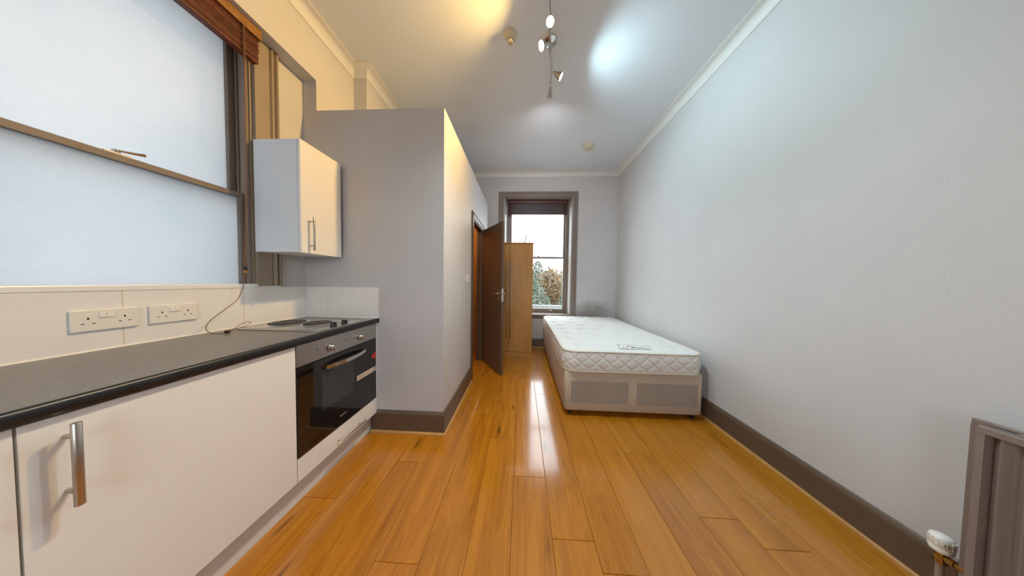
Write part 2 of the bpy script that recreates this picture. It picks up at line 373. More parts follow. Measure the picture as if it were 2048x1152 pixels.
# cornice, baseboards, beading
loop = [(WR, YF), (WR, YB), (XL2, YB), (XL2, YS), (XL, YS), (XL, YF)]
cv = [(0, HT+.001), (0, HB), (.007, HB), (.007, HB+.006)]
for k in range(9):
    a = k/8*math.pi/2; cv.append((.072-.063*math.cos(a), HB+.008+.066*math.sin(a)))
cv += [(.075, HT-.006), (.082, HT-.006), (.082, HT+.001)]
struct(build('trim_1', MB().sweep(loop, cv, True), 'cornice_paint', smooth=True), 'white coved cornice around the top of the walls', 'cornice')
bbp = [(0, 0), (.018, 0), (.018, .146), (.0165, .150), (.0165, .154), (.013, .160), (.008, .168), (.004, .172), (0, .173)]
def bb(name, path, label): return struct(build(name, MB().sweep(path, bbp), 'taupe_paint'), label, 'baseboard')
bb('baseboard_right', [(WR, YF), (WR, YB)], 'taupe painted baseboard along the long right wall')
bb('baseboard_back', [(WR-.018, YB), (XP, YB)], 'taupe painted baseboard under the far window')
bb('baseboard_partition', [(XP, 2.508), (XP, YP), (-1.185, YP)], 'taupe painted baseboard wrapping the partition corner')
bd = [(.018, 0), (.032, 0), (.032, .006), (.029, .012), (.024, .016), (.018, .017)]
for nm, path, lb in (('trim_2', [(WR, YF), (WR, YB)], 'thin oak beading along the right baseboard'), ('trim_3', [(WR-.03, YB), (XP, YB)], 'thin oak beading under the far window baseboard'),
                     ('trim_4', [(XP, 2.508), (XP, YP), (-1.185, YP)], 'thin oak beading around the foot of the partition')):
    struct(build(nm, MB().sweep(path, bd), 'oak_bead'), lb, 'beading')

# ------------------------------------------------------------------ kitchen sash window
def tb(mb, *a): return mb.box(*a)
w1 = sroot('window_1', 'large frosted sash window above the kitchen worktop', 'window', (XB, (ya+yb)/2, za))
XI = XB+.022                                            # face of the architrave
for (a, b) in ((yb, yb+.135), (ya-.135, ya)):
    s = 1 if a == yb else -1; e = a if s > 0 else b
    q = [(XB, e), (XI, e), (XI, e+s*.075), (XI-.006, e+s*.079), (XI-.006, e+s*.083), (XI+.006, e+s*.089), (XI+.010, e+s*.097), (XI+.004, e+s*.104), (XI-.006, e+s*.108), (XI-.006, e+s*.112), (XI+.008, e+s*.118), (XI+.006, e+s*.13), (XB, e+s*.135)]
    build('architrave', MB().prism([(u, v, za+.012) for u, v in q], (0, 0, SOF-.012-za)), 'casing_paint', w1)
fr = MB()
for s, e in ((-1, yb), (1, ya)):
    fr.box(-2.08, XB, min(e, e+s*.012), max(e, e+s*.012), za, zb)
fr.box(-2.08, XB, ya, yb, zb-.012, zb)
build('frame', fr, 'casing_paint', w1)
for s, e in ((-1, yb), (1, ya)):
    for (xx, w, h) in ((-1.752, .020, .030), (-1.815, .012, .022), (-1.880, .016, .026)):
        build('stop_bead', MB().box(xx-w/2, xx+w/2, min(e+s*.012, e+s*h), max(e+s*.012, e+s*h), za, zb-.012), 'sash_paint', w1, bevel=.003)
def sash(root, nm, ax, plane, th, lo, hi, z0, z1, st, top, bot, gl, mt):
    # one sliding sash as a part with stiles, rails and pane below it; ax 0 = glass faces x, ax 1 = glass faces y
    def bx(a, b, c, d):
        return MB().box(plane-th/2, plane+th/2, a, b, c, d) if ax == 0 else MB().box(a, b, plane-th/2, plane+th/2, c, d)
    sh = build(nm, bx(lo, lo+st, z0, z1), mt, root, bevel=.003)
    build('stile', bx(hi-st, hi, z0, z1), mt, sh, bevel=.003)
    build('rail', bx(lo+st, hi-st, z1-top, z1), mt, sh, bevel=.003); build('rail', bx(lo+st, hi-st, z0, z0+bot), mt, sh, bevel=.003)
    g = .002
    pn = MB().box(plane-g, plane+g, lo+st-.004, hi-st+.004, z0+bot-.004, z1-top+.004) if ax == 0 else MB().box(lo+st-.004, hi-st+.004, plane-g, plane+g, z0+bot-.004, z1-top+.004)
    build('pane', pn, gl, sh); return sh
sash(w1, 'upper_sash', 0, -1.848, .040, ya+.014, yb-.014, 1.715, zb-.014, .036, .05, .03, 'frosted_glass', 'sash_paint')
sash(w1, 'lower_sash', 0, -1.785, .040, ya+.014, yb-.014, za+.004, 1.745, .036, .03, .012, 'frosted_glass', 'sash_paint')
sf = build('sash_fastener', MB().box(-1.802, -1.770, .83, .895, 1.745, 1.751).lathe((-1.785, .862, 1.751), (0, 0, 1), [(0, .012), (.006, .012), (.010, .008), (.016, .008)], 14), 'brushed_nickel', w1)
build('lever', MB().tube([(-1.785, .862, 1.764), (-1.78, .885, 1.768), (-1.768, .91, 1.772), (-1.762, .925, 1.776)], [.005, .005, .006, .008]), 'chrome', sf)
build('sill', MB().box(-1.77, XB+.012, ya-.13, yb+.13, za, za+.026), 'sill_white', w1, bevel=.004)

# ------------------------------------------------------------------ far sash window
x0, x1, z0, z1 = BW
w2 = sroot('window_2', 'tall clear sash window in the far wall above the bed', 'window', ((x0+x1)/2, YB, z0))
ap = [(0, 0), (0, .016), (.018, .020), (.03, .014), (.055, .014), (.062, .020), (.072, .026), (.086, .026), (.092, .018), (.098, .014), (.098, 0)]
arm = MB().sweep([(x0, z0-.04), (x0, z1), (x1, z1), (x1, z0-.04)], ap)
arm.v = [(a, YB-c, b) for a, b, c in arm.v]
build('architrave', arm, 'sash_paint', w2)
SX0, SX1, SY = -.300, .862, 4.13                        # sash box
for s, e, f in ((-1, x0, SX0), (1, x1, SX1)):
    build('reveal_lining', MB().prism([(e+s*.002, YB, z0), (e+s*.002, YB+.33, z0), (f, YB+.33, z0), (f, SY-.05, z0), (e-s*.012, YB+.004, z0)], (0, 0, z1-z0)), 'reveal_paint', w2)
    g = f-s*.0
    build('sash_box', MB().box(min(f, f-s*.042), max(f, f-s*.042), SY-.045, SY+.06, z0, z1), 'sash_paint', w2, bevel=.004)
    build('stop_bead', MB().box(min(f-s*.042, f-s*.054), max(f-s*.042, f-s*.054), SY-.045, SY-.024, z0+.05, z1-.03), 'sash_paint', w2, bevel=.003)
build('head_lining', MB().box(x0, x1, YB, YB+.33, z1-.02, z1), 'sash_paint', w2)
build('sill', MB().box(x0-.09, x1+.09, YB-.045, SY+.07, z0-.012, z0+.022), 'sash_paint', w2, bevel=.006)
build('apron', MB().box(x0-.08, x1+.08, YB-.016, YB, z0-.062, z0-.012), 'sash_paint', w2, bevel=.005)
build('outer_sill', MB().box(x0, x1, SY+.07, YB+.42, z0-.05, z0+.01), 'garden_render', w2)
sash(w2, 'upper_sash', 1, SY+.035, .036, SX0+.044, SX1-.044, 1.665, z1-.022, .04, .05, .028, 'clear_glass', 'sash_paint')
sash(w2, 'lower_sash', 1, SY-.005, .036, SX0+.044, SX1-.044, z0+.024, 1.695, .04, .03, .075, 'clear_glass', 'sash_paint')
for xx in (.10, .56):
    build('sash_lift', MB().box(xx-.02, xx+.02, SY-.030, SY-.022, z0+.055, z0+.075).box(xx-.014, xx+.014, SY-.046, SY-.030, z0+.055, z0+.062), 'chrome', w2, bevel=.002)
build('sash_fastener', MB().box(.28, .34, SY-.015, SY+.02, 1.695, 1.702).lathe((.31, SY, 1.702), (0, 0, 1), [(0, .011), (.014, .009), (.024, .012), (.030, .004)], 12), 'brass', w2)

# ------------------------------------------------------------------ unseen window added behind the camera for daylight fill
w3 = sroot('fill_window', 'added unseen sash window in the near end wall, for daylight fill', 'window', ((FW[0]+FW[1])/2, YF, FW[2]))
for a, b, c, d in ((FW[0]-.07, FW[0], FW[2]-.04, FW[3]+.07), (FW[1], FW[1]+.07, FW[2]-.04, FW[3]+.07), (FW[0], FW[1], FW[3], FW[3]+.07)):
    build('architrave', MB().box(a, b, YF, YF+.018, c, d), 'sash_paint', w3, bevel=.004)
build('sill', MB().box(FW[0]-.07, FW[1]+.07, YF-.2, YF+.05, FW[2]-.03, FW[2]), 'sash_paint', w3, bevel=.005)
zm = (FW[2]+FW[3])/2
sash(w3, 'upper_sash', 1, YF-.14, .036, FW[0]+.004, FW[1]-.004, zm-.015, FW[3]-.003, .035, .04, .03, 'clear_glass', 'sash_paint')
sash(w3, 'lower_sash', 1, YF-.10, .036, FW[0]+.004, FW[1]-.004, FW[2]+.002, zm+.015, .035, .03, .05, 'clear_glass', 'sash_paint')

# ------------------------------------------------------------------ partition door
d1 = sroot('door_1', 'taupe flush door standing open from the partition', 'door', (XP, DY1, 0))
fm = MB()
fm.box(XP-t-.004, XP+.004, DY0, DY0+.02, 0, DZ).box(XP-t-.004, XP+.004, DY1-.02, DY1, 0, DZ).box(XP-t-.004, XP+.004, DY0, DY1, DZ-.02, DZ)
build('jamb', fm, 'taupe_paint', d1)
build('stop_bead', MB().box(XP-.055, XP-.04, DY0+.02, DY0+.032, 0, DZ-.02).box(XP-.055, XP-.04, DY1-.032, DY1-.02, 0, DZ-.02).box(XP-.055, XP-.04, DY0+.02, DY1-.02, DZ-.032, DZ-.02), 'taupe_paint', d1)
for a, b, c, d in ((DY0-.065, DY0+.004, 0, DZ+.065), (DY1-.004, DY1+.065, 0, DZ+.065), (DY0+.004, DY1-.004, DZ-.004, DZ+.065)):
    ar = build('architrave', MB().box(XP, XP+.014, a, b, c, d), 'taupe_paint', d1, bevel=.003)
    if c == 0: build('moulding', MB().box(XP+.014, XP+.021, a if a < 2.6 else b-.022, a+.022 if a < 2.6 else b, c, d), 'taupe_paint', ar, bevel=.003)
    else: build('moulding', MB().box(XP+.014, XP+.021, a, b, d-.022, d), 'taupe_paint', ar, bevel=.003)
H = Vector((-.603, 3.188, 0)); F = Vector((-.262, 2.682, 0)); u = (F-H).normalized(); n_ = Vector((-u.y, u.x, 0)); LEN = (F-H).length; Z = Vector((0, 0, 1))
leaf = build('door_leaf', MB().obox(H, u, n_, Z, 0, LEN, 0, .036, .008, 1.972), 'taupe_paint', d1, bevel=.002)
for z in (.22, 1.0, 1.75): build('hinge', MB().cyl(H+n_*.04+Z*z, H+n_*.04+Z*(z+.09), .006), 'brushed_nickel', leaf)
for s, f0 in ((-1, 0), (1, .036)):
    o = H+u*(LEN-.06)+n_*f0+Z*1.055; d = n_*s
    h = build('handle', MB().lathe(o, d, [(0, .026), (.006, .026), (.008, .022), (.010, .010), (.045, .009)], 20).tube([o+d*.040, o+d*.046-u*.02, o+d*.046-u*.07, o+d*.044-u*.115], [.010, .010, .009, .008], 10), 'chrome', leaf, smooth=True)
    o2 = H+u*(LEN-.06)+n_*f0+Z*.985
    build('thumb_turn', MB().lathe(o2, d, [(0, .025), (.006, .025), (.008, .018), (.016, .010)], 20), 'chrome', leaf, smooth=True)
build('latch_plate', MB().obox(H+u*LEN, u, n_, Z, 0, .0015, .007, .029, .955, 1.120), 'chrome', leaf)
build('latch_bolt', MB().obox(H+u*LEN, u, n_, Z, 0, .012, .013, .023, 1.045, 1.065), 'steel', leaf)

# ------------------------------------------------------------------ spotlight bar on the ceiling
lamp = thing('spotlight_bar', 'wavy steel ceiling bar with swivelling cone spotlights', 'ceiling light', (.20, 1.80, HT))
build('ceiling_plate', MB().lathe((.200, 1.80, HT), (0, 0, -1), [(0, .056), (.012, .056), (.024, .050), (.030, .030), (.032, .010)], 32), 'chrome', lamp, smooth=True)
build('ceiling_rose', MB().lathe((.200, 1.80, HT), (0, 0, -1), [(0, .066), (.006, .066), (.008, .058)], 32), 'white_plastic', lamp, smooth=True)
ZB = 3.085
bar = [(.135, 1.30), (.148, 1.40), (.160, 1.50), (.178, 1.60), (.180, 1.70), (.196, 1.80), (.225, 1.88), (.234, 1.95), (.236, 2.03), (.240, 2.08)]
build('bar', MB().tube([(a, b, ZB) for a, b in bar], .0055, 10).cyl((.2, 1.80, ZB), (.2, 1.80, HT-.02), .007), 'steel', lamp, smooth=True)
def head(base, aim, kind, power, colour, size, blend, ln=.075, rad=.03, soft=.018):
    b = Vector(base); d = Vector(aim).normalized(); o = b+d*.012
    hd = build('spot_head', MB().lathe(o, d, [(0, .008), (.006, .012), (.02, .014), (ln, rad), (ln-.001, rad-.003), (.03, .012)], 24, False).lathe(o, d, [(0, .0), (0, .008)], 24, False), 'steel', lamp, smooth=True)
    build('swivel', MB().cyl(b+Vector((0, 0, .0)), o+d*.004, .005), 'chrome', hd)
    build('bulb', MB().lathe(o+d*(ln-.012), d, [(0, .004), (.002, rad-.006), (.008, rad-.010), (.010, .0)], 20), kind, hd, smooth=True)
    L = bpy.data.lights.new('spot_beam', 'SPOT'); L.energy = power; L.color = colour; L.spot_size = R_(size); L.spot_blend = blend; L.shadow_soft_size = soft
    lo = bpy.data.objects.new('spot_beam', L); COL.objects.link(lo); lo.parent = lamp; lo.location = o+d*(ln+.022)-Vector(lamp['_o'])
    lo.rotation_euler = d.to_track_quat('-Z', 'Y').to_euler()
WARM = (1, .62, .18); COOL = (.62, .91, 1)
head((.178, 1.60, ZB-.008), (-.15, -.72, -.68), 'bulb_warm', 25, (1, .88, .72), 150, 1, rad=.030)
head((.182, 1.72, ZB-.012), (-.75, -.32, -.57), 'bulb_warm', 122, WARM, 149, 1, rad=.033)
head((.236, 1.95, ZB-.008), (.83, -.05, -.56), 'bulb_cool', 70, COOL, 152, 1, ln=.085, rad=.036)
head((.240, 2.08, ZB-.004), (.06, .80, -.60), 'bulb_warm', 28, (.95, .95, 1), 150, 1, ln=.08, rad=.030)
head((.137, 1.31, ZB-.008), (.06, -.08, -.98), 'bulb_cool', 112, (.76, .92, 1), 120, 1, rad=.03, soft=.05)  # extra head added out of view to fill the dark kitchen side

# lamp inside the little room (its glow spills over the doorway floor)
pod = thing('ceiling_lamp', 'warm ceiling lamp glowing inside the partition room', 'ceiling light', (-1.05, 2.75, PT-t))
build('lamp_base', MB().lathe((-1.05, 2.75, PT-t), (0, 0, -1), [(0, .07), (.02, .07), (.025, .06)], 24), 'white_plastic', pod, smooth=True)
build('lamp_shade', MB().lathe((-1.05, 2.75, PT-t-.02), (0, 0, -1), [(0, .06), (.03, .085), (.06, .07), (.075, .03), (.078, .0)], 24), 'bulb_warm', pod, smooth=True)
L = bpy.data.lights.new('lamp_glow', 'POINT'); L.energy = 7; L.color = (1, .42, .10); L.shadow_soft_size = .08
lo = bpy.data.objects.new('lamp_glow', L); COL.objects.link(lo); lo.parent = pod; lo.location = (0, 0, -.19)

# ------------------------------------------------------------------ kitchen base units
XF = -1.126; XD = XF-.02                                # worktop front edge, door face
WZ = .91; WTH = .038
# worktop with rolled front edge
pf = [(XB+.002, WZ-WTH), (XF-.012, WZ-WTH), (XF-.004, WZ-WTH+.003), (XF, WZ-WTH+.011), (XF, WZ-.012)]
pf += [(XF-.012+.012*math.cos(a), WZ-.012+.012*math.sin(a)) for a in (R_(30), R_(60), R_(90))]+[(XB+.002, WZ)]
wt = thing('worktop', 'dark charcoal laminate worktop along the kitchen recess', 'worktop', ((XB+XF)/2, .6, WZ-WTH))
WY0 = -.30
build('top_surface', MB().box(XB+.002, XF-.012, WY0, YP-.001, WZ-WTH, WZ), 'worktop_laminate', wt)
pf2 = [(XF-.012, WZ-WTH)]+pf[2:-1]
build('front_edge', MB().prism([(a, WY0, b) for a, b in pf2], (0, YP-.001-WY0, 0)), 'worktop_edge', wt, smooth=True)
def bar_handle(root, p0, p1, out, off, rad=.0062, inset=.035):
    p0, p1, out = Vector(p0), Vector(p1), Vector(out); ax = (p1-p0).normalized()
    h = build('handle', MB().lathe(p0+out*off, ax, [(0, rad*.9), (.001, rad), ((p1-p0).length-.001, rad), ((p1-p0).length, rad*.9)], 20), 'brushed_nickel', root, smooth=True)
    for q in (p0+ax*inset, p1-ax*inset): build('handle_post', MB().cyl(q, q+out*off, rad*.72, n=14), 'brushed_nickel', h, smooth=True)
    return h
def base_unit(y0, y1, label, hy):
    c = thing('base_cabinet', label, 'cabinet', ((XB+XD)/2-.03, (y0+y1)/2, .15), 'white base cabinets')
    m = MB(); a = XB+.03; b = XD-.020
    m.box(a, b, y0, y0+.016, .15, .87).box(a, b, y1-.016, y1, .15, .87).box(a, b, y0+.016, y1-.016, .15, .166).box(a, a+.008, y0+.016, y1-.016, .166, .87)
    build('carcass', m, 'white_edge', c)
    dr = build('door', MB().box(XD-.018, XD, y0+.0015, y1-.0015, .152, .866), 'white_melamine', c, bevel=.0012)
    bar_handle(dr, (XD, hy, .632), (XD, hy, .845), (1, 0, 0), .032, .0075, .036); return c
base_unit(.418, 1.0155, 'white base cabinet with bar handle next to the oven', .470)
base_unit(-.182, .417, 'white base cabinet at the left picture edge, mostly cut off', .365)
# oven housing: side panel, drawer
oh = thing('oven_housing', 'white oven housing unit with slim drawer under the oven', 'cabinet', ((XB+XD)/2-.03, 1.314, .15))
m = MB().box(XB+.03, XD-.02, 1.0165, 1.020, .15, .87).box(XB+.03, XD-.02, 1.020, 1.608, .150, .166).box(XB+.03, XD-.02, 1.020, 1.608, .262, .274).box(XB+.03, XB+.038, 1.02, 1.608, .166, .262)
build('carcass', m, 'white_edge', oh)
build('end_panel', MB().box(XB+.03, XD+.001, 1.6115, YP-.002, .15, .871), 'white_edge', oh)
dw = build('drawer_front', MB().box(XD-.018, XD, 1.0175, 1.6105, .152, .2735), 'white_melamine', oh, bevel=.0012)
bar_handle(dw, (XD, 1.225, .195), (XD, 1.458, .195), (1, 0, 0), .030, .0055, .035)
tag(build('plinth', MB().box(-1.210, -1.196, WY0, YP-.003, .0, .149), 'white_edge', bevel=.001), 'off-white kickboard along the foot of the kitchen units', 'plinth')
# built-in oven
ov = thing('built_in_oven', 'black glass built-in oven with steel control panel', 'oven', (XD-.25, 1.314, .276))
O0, O1 = 1.0200, 1.6095
build('body', MB().box(XB+.06, XD-.026, O0+.004, O1-.004, .277, .868), 'black_plastic', ov)
fp = build('control_panel', MB().box(XD-.025, XD+.001, O0, O1, .756, .869), 'steel', ov, bevel=.0015)
for yy in (1.209, 1.445):
    k = build('knob', MB().lathe((XD+.001, yy, .803), (1, 0, 0), [(0, .019), (.004, .019), (.006, .0165), (.024, .0150), (.027, .012)], 28), 'steel', fp, smooth=True)
    build('knob_skirt', MB().lathe((XD+.001, yy, .803), (1, 0, 0), [(0, .0215), (.002, .0215), (.0025, .019)], 28), 'black_plastic', k)
    build('grip', MB().box(XD+.020, XD+.036, yy-.004, yy+.004, .788, .818), 'chrome', k, bevel=.002)
    for q in range(5):
        an = R_(40+q*65)
        build('marking', MB().lathe((XD+.001, yy+.029*math.cos(an), .803+.029*math.sin(an)), (1, 0, 0), [(0, .0016), (.0004, .0016)], 8), 'ink', fp)
for yy in (1.130, 1.325, 1.545): build('indicator', MB().lathe((XD+.001, yy, .815), (1, 0, 0), [(0, .0038), (.0012, .0034), (.0016, .0)], 12), 'oven_grey_glass', fp)
od = build('oven_door', MB().box(XD-.025, XD, O0, O1, .279, .752), 'black_glass', ov, bevel=.0015)
build('reflection_panel', MB().box(XD, XD+.0006, 1.155, 1.385, .448, .668), 'oven_grey_glass', od)  # paler panel stands in for a reflection on the door glass
build('door_trim', MB().box(XD-.02, XD+.001, O0, O1, .2755, .2785), 'steel', od)
pts = []
hp = MB(); n = 14
for i in range(n+1):
    f = i/n; yy = 1.169+f*.309; bow = .012+.026*math.sin(math.pi*f)
    pts.append((XD+bow, yy))
for i in range(n):
    (a, b), (c, d) = pts[i], pts[i+1]
    hp.prism([(a, b, .687), (c, d, .687), (c, d, .709), (a, b, .709)], (.006, 0, 0))
hp.box(XD, XD+.016, 1.169, 1.185, .689, .707).box(XD, XD+.016, 1.462, 1.478, .689, .707)
build('handle', hp, 'chrome', od, smooth=True)
lb = build('sticker', MB().box(XD, XD+.0006, 1.415, 1.607, .499, .534), 'beige_label', od)
for k in range(3): build('sticker_line', MB().box(XD+.0006, XD+.0009, 1.425, 1.600, .506+k*.008, .5085+k*.008), 'label_line', lb)
build('sticker', MB().prism([(XD, 1.553, .622), (XD, 1.580, .640), (XD, 1.607, .652), (XD, 1.607, .588), (XD, 1.590, .596)], (.0006, 0, 0)), 'red_label', od)
build('logo', MB().box(XD, XD+.0004, 1.275, 1.325, .335, .341), 'label_line', od)

# two-plate hob
hb = thing('electric_hob', 'steel two-plate electric hob set into the worktop', 'hob', (-1.39, 1.31, WZ))
hx0, hx1, hy0, hy1 = -1.655, -1.150, 1.150, 1.480
tr = MB().prism([(hx0, hy0, WZ), (hx1, hy0, WZ), (hx1, hy1, WZ), (hx0, hy1, WZ)], (0, 0, .006))
build('tray', tr, 'hob_steel', hb, bevel=.004)
build('tray_inset', MB().prism([(hx0+.018, hy0+.018, WZ+.006), (hx1-.075, hy0+.018, WZ+.006), (hx1-.075, hy1-.018, WZ+.006), (hx0+.018, hy1-.018, WZ+.006)], (0, 0, .0015)), 'hob_steel', hb, bevel=.001)
for cx, cy, rr in ((-1.545, 1.325, .090), (-1.345, 1.335, .073)):
    pl = build('hot_plate', MB().lathe((cx, cy, WZ+.0075), (0, 0, 1), [(0, rr), (.008, rr), (.010, rr-.003), (.0095, rr*.35), (.0085, rr*.33), (.0085, 0)], 40, False), 'hot_plate', hb, smooth=True)
    build('plate_ring', MB().lathe((cx, cy, WZ+.0072), (0, 0, 1), [(0, rr+.014), (.003, rr+.011), (.005, rr+.003), (.005, rr)], 40, False), 'chrome', pl, smooth=True)
for yy in (1.288, 1.372):
    kn = build('knob', MB().lathe((-1.195, yy, WZ+.006), (0, 0, 1), [(0, .020), (.003, .020), (.004, .017), (.021, .0155), (.023, .013)], 24), 'black_plastic', hb, smooth=True)
    build('grip', MB().box(-1.212, -1.178, yy-.004, yy+.004, WZ+.022, WZ+.031), 'black_plastic', kn, bevel=.002)

# splashback tiles, each a part of its wall
TT = 1.150
gy = [-.33, .034, .434, .834, 1.234, YP-.006]
build('grout_bed', MB().box(XB, XB+.0082, gy[0], YP-.001, WZ, TT-.001), 'grout', wall_left)
for a, b in zip(gy, gy[1:]): build('tile', MB().box(XB+.001, XB+.009, a+.0016, b-.0016, WZ+.003, TT), 'tile_glaze', wall_left, bevel=.0012)
gx = [XB+.009, -1.545, -1.1335]
build('grout_bed', MB().box(XB+.009, -1.1345, YP-.0082, YP, WZ, TT-.001), 'grout', wall_part)
for a, b in zip(gx, gx[1:]): build('tile', MB().box(a+.0014, b-.0014, YP-.009, YP-.001, WZ+.003, TT), 'tile_glaze', wall_part, bevel=.0012)
build('edge_trim', MB().box(-1.1345, -1.1305, YP-.010, YP, WZ+.001, TT+.002), 'white_plastic', wall_part)
build('silicone_bead', MB().prism([(XB+.009, WY0, WZ), (XB+.015, WY0, WZ), (XB+.009, WY0, WZ+.006)], (0, YP-.01-WY0, 0)), 'white_plastic', wall_left)
build('silicone_bead', MB().prism([(XB+.009, YP-.009, WZ), (XB+.009, YP-.015, WZ), (XB+.009, YP-.009, WZ+.006)], (.592, 0, 0)), 'white_plastic', wall_part)

# double sockets
def socket(y0, label):
    zc = 1.035; X = XB+.009; s = thing('double_socket', label, 'socket', (X, y0+.073, zc-.043), 'double sockets on the splashback')
    pl = MB().prism([(X, y0, zc-.043), (X, y0+.146, zc-.043), (X, y0+.146, zc+.043), (X, y0, zc+.043)], (.0095, 0, 0))
    build('plate', pl, 'white_plastic', s, bevel=.0035)
    F_ = X+.0095
    for k in (0, 1):
        build('rocker', MB().prism([(F_, y0+.056+k*.0165, zc+.010), (F_+.0045, y0+.056+k*.0165, zc+.010), (F_+.002, y0+.056+k*.0165, zc+.032), (F_, y0+.056+k*.0165, zc+.032)], (0, .0158, 0)), 'white_plastic', s, bevel=.0005)
        cy = y0+.034+k*.078
        build('pin_hole', MB().box(F_, F_+.0003, cy-.002, cy+.002, zc+.004, zc+.012), 'pin_hole', s)
        for d in (-.011, .011): build('pin_hole', MB().box(F_, F_+.0003, cy+d-.0035, cy+d+.0035, zc-.0135, zc-.0105), 'pin_hole', s)
    for d in (.013, .133): build('screw_cap', MB().lathe((F_, y0+d, zc), (1, 0, 0), [(0, .003), (.0004, .003)], 10), 'white_plastic', s)
socket(.722, 'white double socket crossing the tile joint, nearer the camera')
socket(.8955, 'white double socket on the splashback, nearer the hob')

# wall cabinet
wc = thing('wall_cabinet', 'white wall cabinet with bar handle hung in the kitchen corner', 'cabinet', (-1.57, 1.446, 1.384))
c0, c1 = 1.297, 1.598
m = MB().box(-1.722, -1.432, c0, c0+.016, 1.384, 2.094).box(-1.722, -1.432, c1-.016, c1, 1.384, 2.094).box(-1.722, -1.432, c0+.016, c1-.016, 1.384, 1.400).box(-1.722, -1.432, c0+.016, c1-.016, 2.078, 2.094).box(-1.722, -1.714, c0+.016, c1-.016, 1.400, 2.078)
build('carcass', m, 'carcass', wc)
dr = build('door', MB().box(-1.430, -1.411, c0, c1, 1.382, 2.096), 'white_melamine', wc, bevel=.0012)
bar_handle(dr, (-1.411, 1.352, 1.402), (-1.411, 1.352, 1.622), (1, 0, 0), .031, .006, .030)

# ------------------------------------------------------------------ blinds
def venetian(name, label, ax, c, lo, hi, ztop, zval, zbot, n, mslat, mval, loc, dep=.040):
    b = thing(name, label, 'blind', loc, 'wooden venetian blinds')
    def bx(a, d, q0, q1, u0, u1): return MB().box(a, d, q0, q1, u0, u1) if ax == 0 else MB().box(q0, q1, a, d, u0, u1)
    s = 1 if ax == 0 else -1
    f0, f1 = (c-dep/2, c+dep/2)
    vf = f1 if s > 0 else f0
    va = (vf+.004, vf+.014) if s > 0 else (vf-.014, vf-.004)
    build('valance', bx(va[0], va[1], lo-.008, hi+.010, zval, ztop), mval, b, bevel=.004)
    build('valance_return', bx(min(c, va[0]), max(c, va[0]), hi+.001, hi+.010, zval, ztop), mval, b)
    build('head_rail', bx(f0, f1, lo, hi, zval+.012, ztop-.004), mval, b)
    pitch = (zval+.008-zbot-.016)/n
    for k in range(n):
        z = zbot+.018+k*pitch; j = random.uniform(-.003, .003); j2 = random.uniform(-.004, .004)
        build('slat', bx(f0+j, f1+j, lo+j2, hi+j2, z, z+pitch*.56), mslat, b)
    build('bottom_rail', bx(f0-.001, f1+.001, lo, hi, zbot, zbot+.014), mslat, b, bevel=.004)
    return b
kb = venetian('venetian_blind', 'raised red-brown wooden blind above the kitchen window', 0, -1.683, .22, 1.292, 2.752, 2.692, 2.545, 17, 'blind_wood', 'blind_valance', (-1.683, .75, 2.752))
for yy in (.45, .85, 1.215):
    build('ladder_tape', MB().tube([(-1.659, yy, 2.70), (-1.659, yy, 2.62), (-1.660, yy, 2.545)], .0016, 6), 'cord_brown', kb)
cx = -1.652
pc = build('pull_cord', MB().tube([(cx, 1.211, 2.70), (cx, 1.210, 2.40), (cx-.001, 1.206, 2.0), (cx-.004, 1.202, 1.6), (cx-.008, 1.197, 1.30), (cx-.008, 1.196, 1.275)], .0017, 6), 'cord_brown', kb)
build('pull_cord', MB().tube([(cx, 1.217, 2.70), (cx, 1.216, 2.40), (cx-.001, 1.212, 2.0), (cx-.004, 1.208, 1.6), (cx-.008, 1.200, 1.30), (cx-.008, 1.199, 1.275)], .0014, 6), 'cord_brown', kb)
tg = build('cord_toggle', MB().lathe((-1.660, 1.1975, 1.282), (0, 0, -1), [(0, .006), (.002, .0085), (.022, .0085), (.024, .008)], 14), 'black_plastic', kb, smooth=True)
build('toggle_end', MB().lathe((-1.660, 1.1975, 1.258), (0, 0, -1), [(0, .008), (.010, .007), (.016, .003)], 14), 'toggle_amber', tg, smooth=True)
def spline(ps, n=8):
    ps = [Vector(q) for q in ps]; out = []
    for i in range(len(ps)-1):
        a = ps[max(0, i-1)]; b = ps[i]; c = ps[i+1]; d = ps[min(len(ps)-1, i+2)]
        for k in range(n):
            t_ = k/n; out.append(.5*((2*b)+(c-a)*t_+(2*a-5*b+4*c-d)*t_*t_+(3*b-a-3*c+d)*t_**3))
    return out+[ps[-1]]
ZC = WZ+.0017
build('pull_cord', MB().tube(spline([(-1.660, 1.1975, 1.245), (-1.664, 1.194, 1.18), (-1.668, 1.168, 1.09), (-1.670, 1.115, 1.035), (-1.672, 1.060, .985), (-1.668, 1.038, .945), (-1.655, 1.045, ZC+.006), (-1.640, 1.060, ZC), (-1.612, 1.075, ZC)]), .0017, 6), 'cord_brown', kb, smooth=True)
build('cord_toggle', MB().lathe((-1.616, 1.073, WZ+.008), (.8, .6, 0), [(0, .004), (.003, .007), (.016, .008), (.020, .005)], 12), 'toggle_dark', kb, smooth=True)
build('pull_cord', MB().tube(spline([(-1.600, 1.086, WZ+.008), (-1.612, 1.115, WZ+.022), (-1.625, 1.150, WZ+.036), (-1.630, 1.185, WZ+.042), (-1.632, 1.198, WZ+.034), (-1.640, 1.185, WZ+.020), (-1.655, 1.150, WZ+.009), (-1.667, 1.120, ZC)]), .0015, 6), 'cord_brown', kb, smooth=True)
bb2 = venetian('venetian_blind', 'raised dark wooden blind at the top of the far window', 1, 4.030, -.272, .812, 2.722, 2.670, 2.470, 22, 'blind_dark', 'blind_dark_valance', (.27, 4.03, 2.722))
